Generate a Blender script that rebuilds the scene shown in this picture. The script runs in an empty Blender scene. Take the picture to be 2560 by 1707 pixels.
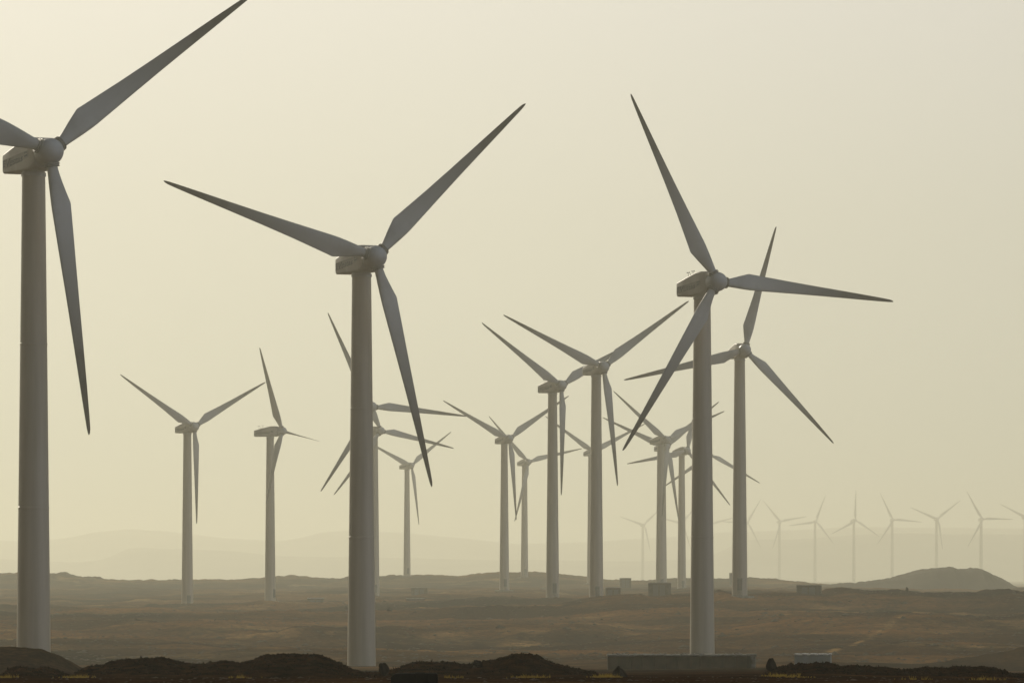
import bpy, bmesh, math, random
import numpy as np
from mathutils import Vector, Matrix, Euler
R_ = math.radians
S = bpy.context.scene
COL = S.collection

# ------------------------------------------------------------------ camera
CAMZ = 14.0                       # camera height in world metres
FPX, HOR, CX = 14222.2, 1432.0, 1280.0     # 200 mm lens on a 36 mm frame, 2560 wide; horizon row
cam = bpy.data.cameras.new("camera"); co = bpy.data.objects.new("camera", cam); COL.objects.link(co)
cam.lens = 200; cam.sensor_width = 36; cam.sensor_fit = 'HORIZONTAL'
cam.shift_y = (HOR - 853.5) / 2560.0
cam.clip_start = 1.0; cam.clip_end = 40000
co.location = (0, 0, CAMZ); co.rotation_euler = (R_(90), 0, 0)
S.camera = co

# ------------------------------------------------------------------ sky and sun
SKY_AZ = [(0.03, (.10, .085, .06)), (0.30, (.10, .085, .06)), (0.55, (.08, .065, .045)), (0.74, (.10, .075, .04)), (0.86, (.45, .44, .41)), (0.937, (.87, .87, .88)), (0.957, (.96, .96, .96)), (0.973, (1, 1, 1)), (1.0, (1.02, 1.02, 1.02))]
BLUE_LOBE = [(0.0, (0, 0, 0)), (0.55, (0, 0, 0)), (0.82, (.09, .11, .15)), (1.0, (.46, .53, .66))]   # blue lobe added right and behind, to light the towers' right sides
SKY_ELEV = [(0.0, (.73, .72, .56)), (0.063, (.79, .765, .625)), (0.10, (.86, .83, .72)), (0.16, (.78, .76, .69)), (0.36, (.22, .23, .26)), (1.0, (.30, .42, .66))]
SUN_EL, SUN_AZ = 20.0, -24.0      # azimuth measured from the viewing direction, negative = left
w = bpy.data.worlds.new("World"); S.world = w; w.use_nodes = True
nt = w.node_tree; nt.nodes.clear()
out = nt.nodes.new('ShaderNodeOutputWorld'); bg = nt.nodes.new('ShaderNodeBackground')
sky = nt.nodes.new('ShaderNodeTexSky'); sky.sky_type = 'NISHITA'; sky.sun_disc = False
sky.sun_elevation = R_(SUN_EL); sky.sun_rotation = R_(SUN_AZ)
sky.air_density = 1.0; sky.dust_density = 5.0; sky.ozone_density = 0.6; sky.altitude = 100
# dusty air scatters forward: pale and bright low on the sun's side, dim overhead; a blue lobe is added behind right
wtc = nt.nodes.new('ShaderNodeTexCoord')
def wramp(src, stops, lo=0.0, hi=1.0):
    mr = nt.nodes.new('ShaderNodeMapRange'); mr.inputs[1].default_value = lo; mr.inputs[2].default_value = hi
    nt.links.new(src, mr.inputs[0]); r = nt.nodes.new('ShaderNodeValToRGB'); nt.links.new(mr.outputs[0], r.inputs[0])
    e = r.color_ramp.elements; e[0].position, e[0].color = stops[0][0], (*stops[0][1], 1); e[1].position, e[1].color = stops[-1][0], (*stops[-1][1], 1)
    for p, c in stops[1:-1]: q = e.new(p); q.color = (*c, 1)
    return r
dot = nt.nodes.new('ShaderNodeVectorMath'); dot.operation = 'DOT_PRODUCT'
dot.inputs[1].default_value = (math.sin(R_(SUN_AZ)), math.cos(R_(SUN_AZ)), 0.0)
nt.links.new(wtc.outputs['Generated'], dot.inputs[0])
r1 = wramp(dot.outputs['Value'], SKY_AZ, -1, 1)
sep = nt.nodes.new('ShaderNodeSeparateXYZ'); nt.links.new(wtc.outputs['Generated'], sep.inputs[0])
r2 = wramp(sep.outputs['Z'], SKY_ELEV)
def wmath(op, a, b):
    m = nt.nodes.new('ShaderNodeVectorMath'); m.operation = op
    for i, q in enumerate((a, b)):
        if isinstance(q, tuple): m.inputs[i].default_value = q
        else: nt.links.new(q, m.inputs[i])
    return m.outputs[0]
K = .895 / 0.08
dusty = wmath('MULTIPLY', wmath('MULTIPLY', r1.outputs[0], r2.outputs[0]), (K, K, K))
dot2 = nt.nodes.new('ShaderNodeVectorMath'); dot2.operation = 'DOT_PRODUCT'; dot2.inputs[1].default_value = (.87, -.46, .15)
nt.links.new(wtc.outputs['Generated'], dot2.inputs[0])
r3 = wramp(dot2.outputs['Value'], BLUE_LOBE, -1, 1)
dusty = wmath('ADD', dusty, wmath('MULTIPLY', r3.outputs[0], (1 / .08, 1 / .08, 1 / .08)))
clear = wmath('MULTIPLY', sky.outputs[0], (.07, .075, .09))
nt.links.new(wmath('ADD', dusty, clear), bg.inputs[0])
bg.inputs[1].default_value = 0.08
nt.links.new(bg.outputs[0], out.inputs[0])
sun = bpy.data.lights.new("sun", 'SUN'); sun.energy = 2.4; sun.angle = R_(0.6); sun.color = (1.0, 0.90, 0.72)
so = bpy.data.objects.new("sun", sun); COL.objects.link(so)
sd = Vector((math.sin(R_(SUN_AZ)) * math.cos(R_(SUN_EL)), math.cos(R_(SUN_AZ)) * math.cos(R_(SUN_EL)), math.sin(R_(SUN_EL))))
so.rotation_euler = (-sd).to_track_quat('-Z', 'Y').to_euler(); so.location = sd * 500

S.view_settings.view_transform = 'Standard'; S.view_settings.look = 'None'
S.view_settings.exposure = 0.0; S.view_settings.gamma = 1.0
S.render.engine = 'CYCLES'
S.cycles.max_bounces = 6; S.cycles.diffuse_bounces = 2; S.cycles.glossy_bounces = 2
S.cycles.volume_bounces = 2; S.cycles.use_denoising = True
S.cycles.use_adaptive_sampling = False

HAZE_DENSITY, HAZE_G, HAZE_COL = 0.00019, 0.45, (0.98, 0.985, 0.825)

# ------------------------------------------------------------------ helpers
def tag(o, label=None, cat=None, group=None, kind=None):
    if label: o['label'] = label
    if cat: o['category'] = cat
    if group: o['group'] = group
    if kind: o['kind'] = kind
    return o
def empty(name, loc, rz=0):
    o = bpy.data.objects.new(name, None); COL.objects.link(o); o.location = loc; o.rotation_euler = (0, 0, rz)
    o.empty_display_size = 1; return o
def link(name, me, parent=None, mat=None, mtx=None):
    o = bpy.data.objects.new(name, me); COL.objects.link(o)
    if mat and not me.materials: me.materials.append(mat)
    if parent: o.parent = parent
    if mtx is not None: o.matrix_local = mtx
    return o
def bm_mesh(name, bm, smooth=None):
    bmesh.ops.recalc_face_normals(bm, faces=bm.faces)
    me = bpy.data.meshes.new(name); bm.to_mesh(me); bm.free()
    if smooth is not None:
        me.polygons.foreach_set('use_smooth', [True] * len(me.polygons))
        me.set_sharp_from_angle(angle=R_(smooth))
    return me
def loft(bm, rings, cap0=True, cap1=True):
    vs = [[bm.verts.new(p) for p in r] for r in rings]
    n = len(rings[0])
    for a, b in zip(vs, vs[1:]):
        for i in range(n):
            bm.faces.new((a[i], a[(i + 1) % n], b[(i + 1) % n], b[i]))
    if cap0: bm.faces.new(vs[0][::-1])
    if cap1: bm.faces.new(vs[-1])
    return vs
def add_box(bm, c, s, bev=0.0, rz=0.0, seg=1):
    r = bmesh.ops.create_cube(bm, size=1.0)
    M = Matrix.Translation(c) @ Matrix.Rotation(rz, 4, 'Z') @ Matrix.Diagonal((*s, 1))
    bmesh.ops.transform(bm, matrix=M, verts=r['verts'])
    if bev:
        es = list({e for v in r['verts'] for e in v.link_edges})
        bmesh.ops.bevel(bm, geom=es, offset=bev, segments=seg, affect='EDGES', profile=0.5)
def add_tube(bm, p, q, r0, r1=None, n=10):
    p, q = Vector(p), Vector(q); r1 = r0 if r1 is None else r1
    d = (q - p).normalized(); u = d.orthogonal().normalized(); v = d.cross(u)
    rings = [[pp + (u * math.cos(a) + v * math.sin(a)) * rr for a in [2 * math.pi * i / n for i in range(n)]] for pp, rr in ((p, r0), (q, r1))]
    loft(bm, rings)

# lattice noise for the terrain
_rng = np.random.default_rng(7)
_lat = _rng.random((512, 512))
def vnoise(x, y):
    xi = np.floor(x).astype(int); yi = np.floor(y).astype(int)
    fx = x - xi; fy = y - yi
    fx = fx * fx * fx * (fx * (fx * 6 - 15) + 10); fy = fy * fy * fy * (fy * (fy * 6 - 15) + 10)
    a = _lat[xi & 511, yi & 511]; b = _lat[(xi + 1) & 511, yi & 511]
    c = _lat[xi & 511, (yi + 1) & 511]; d = _lat[(xi + 1) & 511, (yi + 1) & 511]
    return (a * (1 - fx) + b * fx) * (1 - fy) + (c * (1 - fx) + d * fx) * fy - 0.5
def fbm(x, y, o=4, g=0.5):
    s = 0; a = 1.0
    for k in range(o):
        s = s + a * vnoise(x * 2 ** k + 17.3 * k, y * 2 ** k + 9.1 * k); a *= g
    return s

def px2w(px, py, D):              # a sighting in the photo at distance D -> metres in the world
    return Vector(((px - CX) * D / FPX, D, CAMZ + (HOR - py) * D / FPX))

# ------------------------------------------------------------------ materials
def mat(name, col, rough=0.6, noise=None, bump=0.0, scale=1.0, spec=0.5, stretch=(1, 1, 1), metal=0.0):
    m = bpy.data.materials.new(name); m.use_nodes = True; t = m.node_tree; b = t.nodes['Principled BSDF']
    b.inputs['Roughness'].default_value = rough; b.inputs['Specular IOR Level'].default_value = 0.02 if rough > .79 else spec
    b.inputs['Metallic'].default_value = metal
    b.inputs['Base Color'].default_value = (*col, 1)
    tc = t.nodes.new('ShaderNodeTexCoord'); mp = t.nodes.new('ShaderNodeMapping'); mp.inputs['Scale'].default_value = stretch
    t.links.new(tc.outputs['Object'], mp.inputs[0])
    if noise:
        n = t.nodes.new('ShaderNodeTexNoise'); n.inputs['Scale'].default_value = scale; n.inputs['Detail'].default_value = 6
        t.links.new(mp.outputs[0], n.inputs['Vector'])
        cr = t.nodes.new('ShaderNodeValToRGB'); cr.color_ramp.elements[0].position = 0.35; cr.color_ramp.elements[1].position = 0.65
        cr.color_ramp.elements[0].color = (*noise, 1); cr.color_ramp.elements[1].color = (*col, 1)
        t.links.new(n.outputs['Fac'], cr.inputs[0]); t.links.new(cr.outputs[0], b.inputs['Base Color'])
        if bump:
            bp = t.nodes.new('ShaderNodeBump'); bp.inputs['Strength'].default_value = bump; bp.inputs['Distance'].default_value = 0.1
            t.links.new(n.outputs['Fac'], bp.inputs['Height']); t.links.new(bp.outputs[0], b.inputs['Normal'])
    return m
M_TOWER = mat("tower_paint", (0.50, 0.43, 0.33), 0.42, (0.37, 0.31, 0.225), 0, 0.8, stretch=(1.1, 1.1, 0.07))
M_BLADE = mat("blade_paint", (0.50, 0.48, 0.45), 0.55, (0.40, 0.38, 0.34), 0, 0.5, spec=.35)
def blade_tip_tone():
    t = M_BLADE.node_tree; b = t.nodes['Principled BSDF']; src = b.inputs['Base Color'].links[0].from_socket
    tc = t.nodes.new('ShaderNodeTexCoord'); sp = t.nodes.new('ShaderNodeSeparateXYZ'); t.links.new(tc.outputs['Object'], sp.inputs[0])
    n = t.nodes.new('ShaderNodeTexNoise'); n.inputs['Scale'].default_value = .5; n.inputs['Detail'].default_value = 6; t.links.new(tc.outputs['Object'], n.inputs['Vector'])
    ad = t.nodes.new('ShaderNodeMath'); ad.operation = 'MULTIPLY_ADD'; ad.inputs[1].default_value = 9.0; t.links.new(n.outputs['Fac'], ad.inputs[0]); t.links.new(sp.outputs['Z'], ad.inputs[2])
    mr = t.nodes.new('ShaderNodeMapRange'); mr.inputs[1].default_value = 9.5; mr.inputs[2].default_value = 24.0; t.links.new(ad.outputs[0], mr.inputs[0])
    mx = t.nodes.new('ShaderNodeMix'); mx.data_type = 'RGBA'; mx.inputs[7].default_value = (.10, .078, .048, 1)
    t.links.new(mr.outputs[0], mx.inputs[0]); t.links.new(src, mx.inputs[6]); t.links.new(mx.outputs[2], b.inputs['Base Color'])
blade_tip_tone()      # base colour darkens unevenly towards the blade tip
M_NAC = mat("nacelle_paint", (0.50, 0.47, 0.41), 0.5, (0.40, 0.36, 0.30), 0, 0.8)
M_SPIN = mat("spinner_paint", (0.52, 0.51, 0.49), 0.45, (0.42, 0.40, 0.37), 0, 0.8)
M_FLANGE = mat("flange_metal", (0.20, 0.18, 0.15), 0.5)
M_BAND = mat("band_paint", (0.33, 0.30, 0.26), 0.55, (0.28, 0.26, 0.22), 0, 1.2)
M_LETTER = mat("lettering_paint", (0.04, 0.045, 0.05), 0.5)
M_SENSOR = mat("sensor_metal", (0.04, 0.04, 0.04), 0.85)
M_KIOSK = mat("kiosk_render", (0.13, 0.115, 0.085), 0.8, (0.08, 0.07, 0.052), 0.2, 1.5)
M_KTOP = mat("kiosk_roof_paint", (0.34, 0.31, 0.25), 0.7, (0.2, 0.18, 0.14), 0.2, 2.0)
M_DOOR = mat("louvre_metal", (0.10, 0.10, 0.09), 0.6)
M_BLOCK = mat("concrete_block", (0.060, 0.040, 0.020), 0.9, (0.030, 0.020, 0.010), 0.4, 1.3)
M_SLAB = mat("concrete_slab", (0.36, 0.33, 0.27), 0.85, (0.16, 0.14, 0.11), 0.4, 2.5)
M_BLUE = mat("blue_grey_paint", (0.13, 0.16, 0.18), 0.6, (0.10, 0.12, 0.13), 0.1, 1.2)
M_WHITE = mat("white_sheet", (0.78, 0.76, 0.70), 0.5, (0.55, 0.53, 0.48), 0.2, 3.0)
M_BLACK = mat("black_steel", (0.012, 0.010, 0.009), 0.9, (0.010, 0.009, 0.008), 0.2, 3.0)
M_ROCK = mat("dark_stone", (0.05, 0.038, 0.025), 0.95, (0.025, 0.018, 0.012), 0.6, 2.5)
M_ROCK2 = mat("brown_stone", (0.12, 0.09, 0.06), 0.95, (0.06, 0.045, 0.03), 0.6, 1.5)
M_SCRUB = mat("dry_scrub", (0.012, 0.008, 0.004), 0.95, (0.008, 0.005, 0.003), 0, 1.0)

def ground_mat():
    m = bpy.data.materials.new("desert_ground"); m.use_nodes = True; t = m.node_tree; b = t.nodes['Principled BSDF']
    b.inputs['Roughness'].default_value = 0.95; b.inputs['Specular IOR Level'].default_value = 0.0
    g = t.nodes.new('ShaderNodeNewGeometry')
    def noise(sc, det, st=(1, 1, 1), rough=0.55):
        mp = t.nodes.new('ShaderNodeMapping'); mp.inputs['Scale'].default_value = st
        t.links.new(g.outputs['Position'], mp.inputs[0])
        n = t.nodes.new('ShaderNodeTexNoise'); n.inputs['Scale'].default_value = sc; n.inputs['Detail'].default_value = det
        n.inputs['Roughness'].default_value = rough
        t.links.new(mp.outputs[0], n.inputs['Vector']); return n
    def ramp(src, p0, p1, c0, c1):
        r = t.nodes.new('ShaderNodeValToRGB'); r.color_ramp.elements[0].position = p0; r.color_ramp.elements[1].position = p1
        r.color_ramp.elements[0].color = (*c0, 1); r.color_ramp.elements[1].color = (*c1, 1)
        t.links.new(src, r.inputs[0]); return r
    def mix(f, a, b_):
        x = t.nodes.new('ShaderNodeMix'); x.data_type = 'RGBA'; t.links.new(f, x.inputs[0]); t.links.new(a, x.inputs[6]); t.links.new(b_, x.inputs[7]); return x
    n1 = noise(0.020, 8, (1, .35, 1)); base = ramp(n1.outputs['Fac'], .40, .60, (0.022, 0.0105, 0.0035), (0.150, 0.075, 0.025))
    n2 = noise(0.05, 7, (.8, .30, 1)); pale_mask = ramp(n2.outputs['Fac'], .57, .72, (0, 0, 0), (1, 1, 1))
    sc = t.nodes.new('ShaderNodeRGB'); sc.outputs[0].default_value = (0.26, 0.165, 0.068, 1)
    m1 = mix(pale_mask.outputs[0], base.outputs[0], sc.outputs[0])
    sa = t.nodes.new('ShaderNodeAttribute'); sa.attribute_name = 'sun_patch'
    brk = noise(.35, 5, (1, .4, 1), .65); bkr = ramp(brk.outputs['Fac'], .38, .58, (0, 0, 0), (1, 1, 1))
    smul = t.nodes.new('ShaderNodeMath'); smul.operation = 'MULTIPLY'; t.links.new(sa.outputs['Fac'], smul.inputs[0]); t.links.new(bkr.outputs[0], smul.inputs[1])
    m1 = mix(smul.outputs[0], m1.outputs[2], sc.outputs[0])  # painted sunlight patches mixed into the base colour
    # dark spoil gravel tag comes from a mesh attribute (what was dug up and heaped)
    at = t.nodes.new('ShaderNodeAttribute'); at.attribute_name = 'spoil'
    n3 = noise(2.5, 5); dk = ramp(n3.outputs['Fac'], .35, .65, (0.008, 0.004, 0.002), (0.040, 0.019, 0.008))
    m2 = mix(at.outputs['Fac'], m1.outputs[2], dk.outputs[0])
    n4 = noise(.9, 8, (1, .45, 1), .75); spk = ramp(n4.outputs['Fac'], .3, .7, (.35, .35, .35), (1.6, 1.55, 1.5))
    mm = t.nodes.new('ShaderNodeMix'); mm.data_type = 'RGBA'; mm.blend_type = 'MULTIPLY'; mm.inputs[0].default_value = 1
    t.links.new(m2.outputs[2], mm.inputs[6]); t.links.new(spk.outputs[0], mm.inputs[7])
    n5 = noise(.016, 5, (.55, 1.6, 1), .6); bnd = ramp(n5.outputs['Fac'], .40, .60, (.50, .48, .46), (1.35, 1.32, 1.25))
    m5 = t.nodes.new('ShaderNodeMix'); m5.data_type = 'RGBA'; m5.blend_type = 'MULTIPLY'; m5.inputs[0].default_value = 1
    t.links.new(mm.outputs[2], m5.inputs[6]); t.links.new(bnd.outputs[0], m5.inputs[7])
    t.links.new(m5.outputs[2], b.inputs['Base Color'])
    bp = t.nodes.new('ShaderNodeBump'); bp.inputs['Strength'].default_value = 0.6; bp.inputs['Distance'].default_value = 0.25
    t.links.new(n4.outputs['Fac'], bp.inputs['Height']); t.links.new(bp.outputs[0], b.inputs['Normal'])
    return m
M_GROUND = ground_mat()
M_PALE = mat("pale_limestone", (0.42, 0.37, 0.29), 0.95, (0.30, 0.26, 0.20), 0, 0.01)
M_HILL = mat("hill_gravel", (0.075, 0.055, 0.035), 0.95, (0.05, 0.037, 0.023), 0, 0.06)

# ------------------------------------------------------------------ terrain
# slope sightings: ground row (photo pixels) against distance, in five columns; turned into heights in metres
GX = np.array([-640, 0, 640, 1280, 1920, 2560, 3200], float)
GD = [(30, 2320, 2320, 2320, 2320, 2320), (55, 1850, 1850, 1850, 1850, 1850), (80, 1728, 1728, 1728, 1728, 1728), (115, 1697, 1698, 1697, 1699, 1701),
      (175, 1690, 1690, 1688, 1682, 1694), (260, 1686, 1682, 1680, 1674, 1690), (480, 1678, 1674, 1672, 1669, 1682), (570, 1663, 1661, 1660, 1657, 1664),
      (650, 1643, 1641, 1640, 1636, 1642), (800, 1600, 1602, 1600, 1588, 1588), (950, 1560, 1555, 1548, 1522, 1528),
      (1050, 1542, 1536, 1526, 1494, 1498), (1200, 1528, 1522, 1508, 1490, 1500), (1300, 1520, 1514, 1500, 1490, 1500),
      (1450, 1512, 1505, 1493, 1486, 1492), (1700, 1494, 1487, 1480, 1476, 1482), (2000, 1470, 1470, 1468, 1470, 1476), (2250, 1462, 1466, 1462, 1468, 1474),
      (2700, 1470, 1472, 1470, 1470, 1475), (3500, 1470, 1470, 1470, 1470, 1470), (5000, 1464, 1464, 1464, 1464, 1464), (15600, 1450, 1450, 1450, 1450, 1450)]
_D = np.array([g[0] for g in GD], float)
_Z = np.array([[-(y - HOR) / FPX * g[0] for y in (g[1], g[1], g[2], g[3], g[4], g[5], g[5])] for g in GD])
def _sm(t): return t * t * (3 - 2 * t)
def base_z(X, Y):
    Dc = np.clip(Y, 30, 15599); i = np.clip(np.searchsorted(_D, Dc) - 1, 0, len(_D) - 2)
    t = (Dc - _D[i]) / (_D[i + 1] - _D[i])
    U = CX + X * FPX / np.maximum(Y, 30)
    U = np.clip(U, -639, 3199); j = np.clip(np.searchsorted(GX, U) - 1, 0, len(GX) - 2)
    s = _sm((U - GX[j]) / (GX[j + 1] - GX[j]))
    z0 = _Z[i, j] * (1 - s) + _Z[i, j + 1] * s; z1 = _Z[i + 1, j] * (1 - s) + _Z[i + 1, j + 1] * s
    return z0 * (1 - t) + z1 * t
# crest lines of spoil heaps and rises: (x, row) pairs sighted at distance D0
def crest(pts, D0):
    p = np.array(pts, float)
    return (p[:, 0] - CX) / FPX * D0, (HOR - p[:, 1]) / FPX * D0
C_RIDGE = crest([(-900, 1446), (-400, 1440), (-100, 1434), (0, 1434), (60, 1436), (160, 1434), (180, 1443), (230, 1443), (245, 1451), (330, 1452), (450, 1451), (640, 1447), (690, 1441), (760, 1442),
                 (845, 1449), (875, 1440), (960, 1441), (1075, 1438), (1150, 1442), (1195, 1435), (1320, 1431), (1380, 1434), (1460, 1443), (1520, 1450), (1620, 1454), (1680, 1448),
                 (1720, 1447), (1790, 1449), (1850, 1445), (1925, 1447), (1990, 1456), (2060, 1462), (2200, 1463), (2400, 1468), (2560, 1472), (3000, 1466), (3500, 1460)], 2250)
C_MID_R = crest([(1280, 1530), (1420, 1505), (1480, 1494), (1545, 1487), (1600, 1487), (1630, 1492), (1700, 1488), (1760, 1486), (1800, 1476), (1850, 1487), (1920, 1486), (1975, 1482), (2055, 1483), (2075, 1475), (2112, 1467),
                 (2150, 1475), (2200, 1479), (2235, 1477), (2255, 1476), (2290, 1481), (2390, 1483), (2450, 1481), (2480, 1474), (2505, 1473), (2540, 1480), (2700, 1476), (3000, 1480)], 1060)
C_MID_L = crest([(-600, 1522), (0, 1519), (60, 1517), (130, 1521), (430, 1512), (700, 1508), (860, 1507), (1000, 1504), (1150, 1501), (1300, 1497), (1450, 1496), (1600, 1500)], 1300)
C_MID_2 = crest([(-600, 1558), (0, 1556), (120, 1551), (300, 1541), (470, 1536), (600, 1532), (660, 1528), (820, 1530), (960, 1526), (1100, 1521), (1250, 1515), (1400, 1516), (1600, 1530), (2000, 1545)], 1010)
C_DUNE = crest([(1950, 1610), (2080, 1590), (2180, 1560), (2240, 1543), (2300, 1535), (2360, 1534), (2430, 1545), (2520, 1544), (2600, 1536), (2800, 1540), (3000, 1560)], 850)
C_DUNE2 = crest([(2300, 1670), (2420, 1648), (2500, 1635), (2560, 1622), (2700, 1615), (3000, 1640)], 560)
C_LEFT = crest([(-700, 1660), (-300, 1630), (-120, 1621), (0, 1618), (60, 1619), (100, 1623), (135, 1636), (170, 1653), (200, 1672), (225, 1690)], 260)
C_FRONT = crest([(-700, 1680), (-500, 1650), (-300, 1675), (-100, 1692), (0, 1690), (18, 1680), (32, 1668), (60, 1667), (90, 1673), (110, 1666), (135, 1672), (165, 1686), (185, 1692), (200, 1676), (222, 1664), (260, 1661), (275, 1652),
                 (320, 1646), (400, 1643), (430, 1648), (465, 1657), (520, 1658), (565, 1651), (600, 1656), (635, 1650), (652, 1641), (670, 1636), (720, 1634), (795, 1636), (820, 1643),
                 (850, 1657), (880, 1673), (920, 1682), (985, 1673), (1020, 1659), (1045, 1653), (1120, 1655), (1180, 1659), (1225, 1651), (1262, 1640), (1290, 1634), (1325, 1634), (1352, 1643), (1385, 1658), (1405, 1662),
                 (1430, 1668), (1490, 1680), (1500, 1698), (1910, 1700), (1930, 1668), (1985, 1664), (1995, 1658), (2080, 1658), (2105, 1666), (2135, 1663), (2200, 1667), (2262, 1673),
                 (2310, 1668), (2370, 1671), (2382, 1666), (2440, 1667), (2490, 1670), (2520, 1681), (2545, 1687), (2575, 1680), (2700, 1660), (2900, 1680)], 150)
def ridge(z, X, Y, C, D0, wf, wb, foot=3.0):
    """raise the ground to a crest at distance D0 with a front and a back slope"""
    h = np.interp(X, C[0], C[1], left=-60, right=-60)
    d = Y - D0
    f = np.where(d < 0, np.clip(1 + d / wf, 0, 1), np.clip(1 - d / wb, 0, 1)); f = _sm(f)
    zz = z + (h - z) * f
    return np.where(h > z, zz, z), np.where(h > z, f, 0)
def terrain(X, Y):
    z = base_z(X, Y)
    amp = np.interp(Y, [60, 200, 400, 620, 800, 1300, 2200, 5000], [.02, .04, .12, .7, 1.9, 1.9, 1.5, 1.6])
    wob = fbm(X / 14, Y / 22, 3) * 4
    z = z + amp * fbm(X / 26 + 3, Y / 60, 5, .55)
    z = z + np.interp(Y, [60, 200, 500, 900, 2300], [.015, .025, .10, .30, .35]) * fbm(X / 3.5, Y / 6, 3, .6)
    spoil = np.zeros_like(z)
    wide = fbm(X / 60, Y / 9000, 2)
    for C, D0, wf, wb in ((C_RIDGE, 2250, 240, 160), (C_MID_L, 1300, 70, 70), (C_MID_R, 1060, 90, 60), (C_MID_2, 1010, 30, 30), (C_DUNE, 850, 60, 40), (C_DUNE2, 560, 40, 30)):
        z, f = ridge(z, X, Y + wide * D0 * .03, C, D0, wf, wb)
        z = z + f * 0.42 * D0 / 1000 * (fbm(X / (D0 * .0035), Y / (D0 * .006), 4, .65) + .12)
    z, f = ridge(z, X, Y + wob * .4, C_LEFT, 260, 10, 9); z = z + f * .10 * fbm(X / .8, Y / .8, 3); spoil = np.maximum(spoil, _sm(np.clip(f * 3, 0, 1)) * .55)
    z, f = ridge(z, X, Y + wob * .35, C_FRONT, 150, 5, 4)
    z = z + f * .055 * fbm(X / .32, Y / .32, 4, .6); spoil = np.maximum(spoil, _sm(np.clip(f * 4, 0, 1)))
    near = np.clip((455 - Y) / 40, 0, 1) * np.clip(.93 - 1.6 * np.clip(fbm(X / 5 + 7, Y / 7, 3) - .22, 0, 1), 0, 1)
    return z + CAMZ, np.maximum(spoil, near)
# sunlit patches of the plain, painted in as pale sand colour: (photo x, row, half width px, depth m) sighted on the slope
SUN_PATCHES = [(1575, 1575, 26, 20), (1960, 1540, 22, 14), (780, 1543, 24, 10), (1310, 1600, 60, 26), (1120, 1625, 110, 22), (510, 1628, 40, 16), (2420, 1530, 50, 14), (2380, 1624, 150, 14),
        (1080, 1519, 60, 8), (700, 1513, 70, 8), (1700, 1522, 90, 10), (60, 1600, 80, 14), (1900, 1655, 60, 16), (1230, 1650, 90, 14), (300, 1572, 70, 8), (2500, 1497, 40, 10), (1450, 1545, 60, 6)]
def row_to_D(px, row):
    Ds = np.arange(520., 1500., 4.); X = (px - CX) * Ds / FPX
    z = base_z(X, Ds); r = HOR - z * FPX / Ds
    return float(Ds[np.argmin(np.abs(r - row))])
SUN_PATCHES_W = [((px - CX) * D_ / FPX, D_, hw * D_ / FPX, dd) for px, row, hw, dd in SUN_PATCHES for D_ in (row_to_D(px, row),)]
SUN_STREAK = [((px - CX) * D_ / FPX, D_) for px, row in [(2075, 1630), (2120, 1617), (2180, 1600), (2225, 1580), (2268, 1556)] for D_ in (row_to_D(px, row),)]  # sunlit bank, painted as a pale streak on the ground
def sun_patch(X, Y):
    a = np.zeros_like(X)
    for cx_, cy_, wx, wy in SUN_PATCHES_W:
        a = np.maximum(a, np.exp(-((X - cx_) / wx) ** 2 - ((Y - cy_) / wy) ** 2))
    for (x0, y0), (x1, y1) in zip(SUN_STREAK, SUN_STREAK[1:]):
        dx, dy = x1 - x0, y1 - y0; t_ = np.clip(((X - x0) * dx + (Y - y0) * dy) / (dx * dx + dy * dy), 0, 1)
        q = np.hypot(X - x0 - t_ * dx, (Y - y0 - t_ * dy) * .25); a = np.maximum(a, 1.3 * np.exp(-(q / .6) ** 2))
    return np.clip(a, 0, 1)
def gz(x, y):
    return float(terrain(np.array([float(x)]), np.array([float(y)]))[0][0])

def grid_mesh(name, X, Y, Z, spoil=None, pale_mask=None):
    nr, nc = X.shape
    co_ = np.stack([X, Y, Z], -1).reshape(-1, 3).astype(np.float32)
    idx = np.arange(nr * nc).reshape(nr, nc)
    f = np.stack([idx[:-1, :-1], idx[:-1, 1:], idx[1:, 1:], idx[1:, :-1]], -1).reshape(-1, 4).astype(np.int32)
    me = bpy.data.meshes.new(name); me.vertices.add(len(co_)); me.vertices.foreach_set('co', co_.ravel())
    me.loops.add(f.size); me.loops.foreach_set('vertex_index', f.ravel())
    me.polygons.add(len(f)); me.polygons.foreach_set('loop_start', np.arange(0, f.size, 4, dtype=np.int32))
    me.polygons.foreach_set('loop_total', np.full(len(f), 4, np.int32))
    me.update(calc_edges=True); me.polygons.foreach_set('use_smooth', np.ones(len(f), bool))
    if spoil is not None:
        a = me.attributes.new('spoil', 'FLOAT', 'POINT'); a.data.foreach_set('value', spoil.astype(np.float32).ravel())
    if pale_mask is not None:
        a = me.attributes.new('sun_patch', 'FLOAT', 'POINT'); a.data.foreach_set('value', pale_mask.astype(np.float32).ravel())
    return me
# one sheet, finer where the heaps are
rows = np.concatenate([[-200, -60, 0], np.linspace(30, 138, 50)[:-1], np.linspace(138, 160, 180)[:-1], np.linspace(160, 246, 30)[:-1], np.linspace(246, 274, 70)[:-1],
                       np.linspace(274, 480, 60)[:-1], np.linspace(480, 800, 110)[:-1], np.linspace(800, 1400, 240)[:-1], np.linspace(1400, 2450, 150)[:-1], np.geomspace(2450, 15400, 70)])
cols = np.concatenate([-np.geomspace(.45, .1001, 120), np.linspace(-.1, .1, 1000), np.geomspace(.1001, .45, 120)])
Yg, Ug = np.meshgrid(rows, cols, indexing='ij')
Xg = Ug * (np.abs(Yg) + 30)
Zg, Sg = terrain(Xg, Yg)
tag(link("ground", grid_mesh("ground", Xg, Yg, Zg, Sg, sun_patch(Xg, Yg)), mat=M_GROUND), kind='structure')

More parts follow.
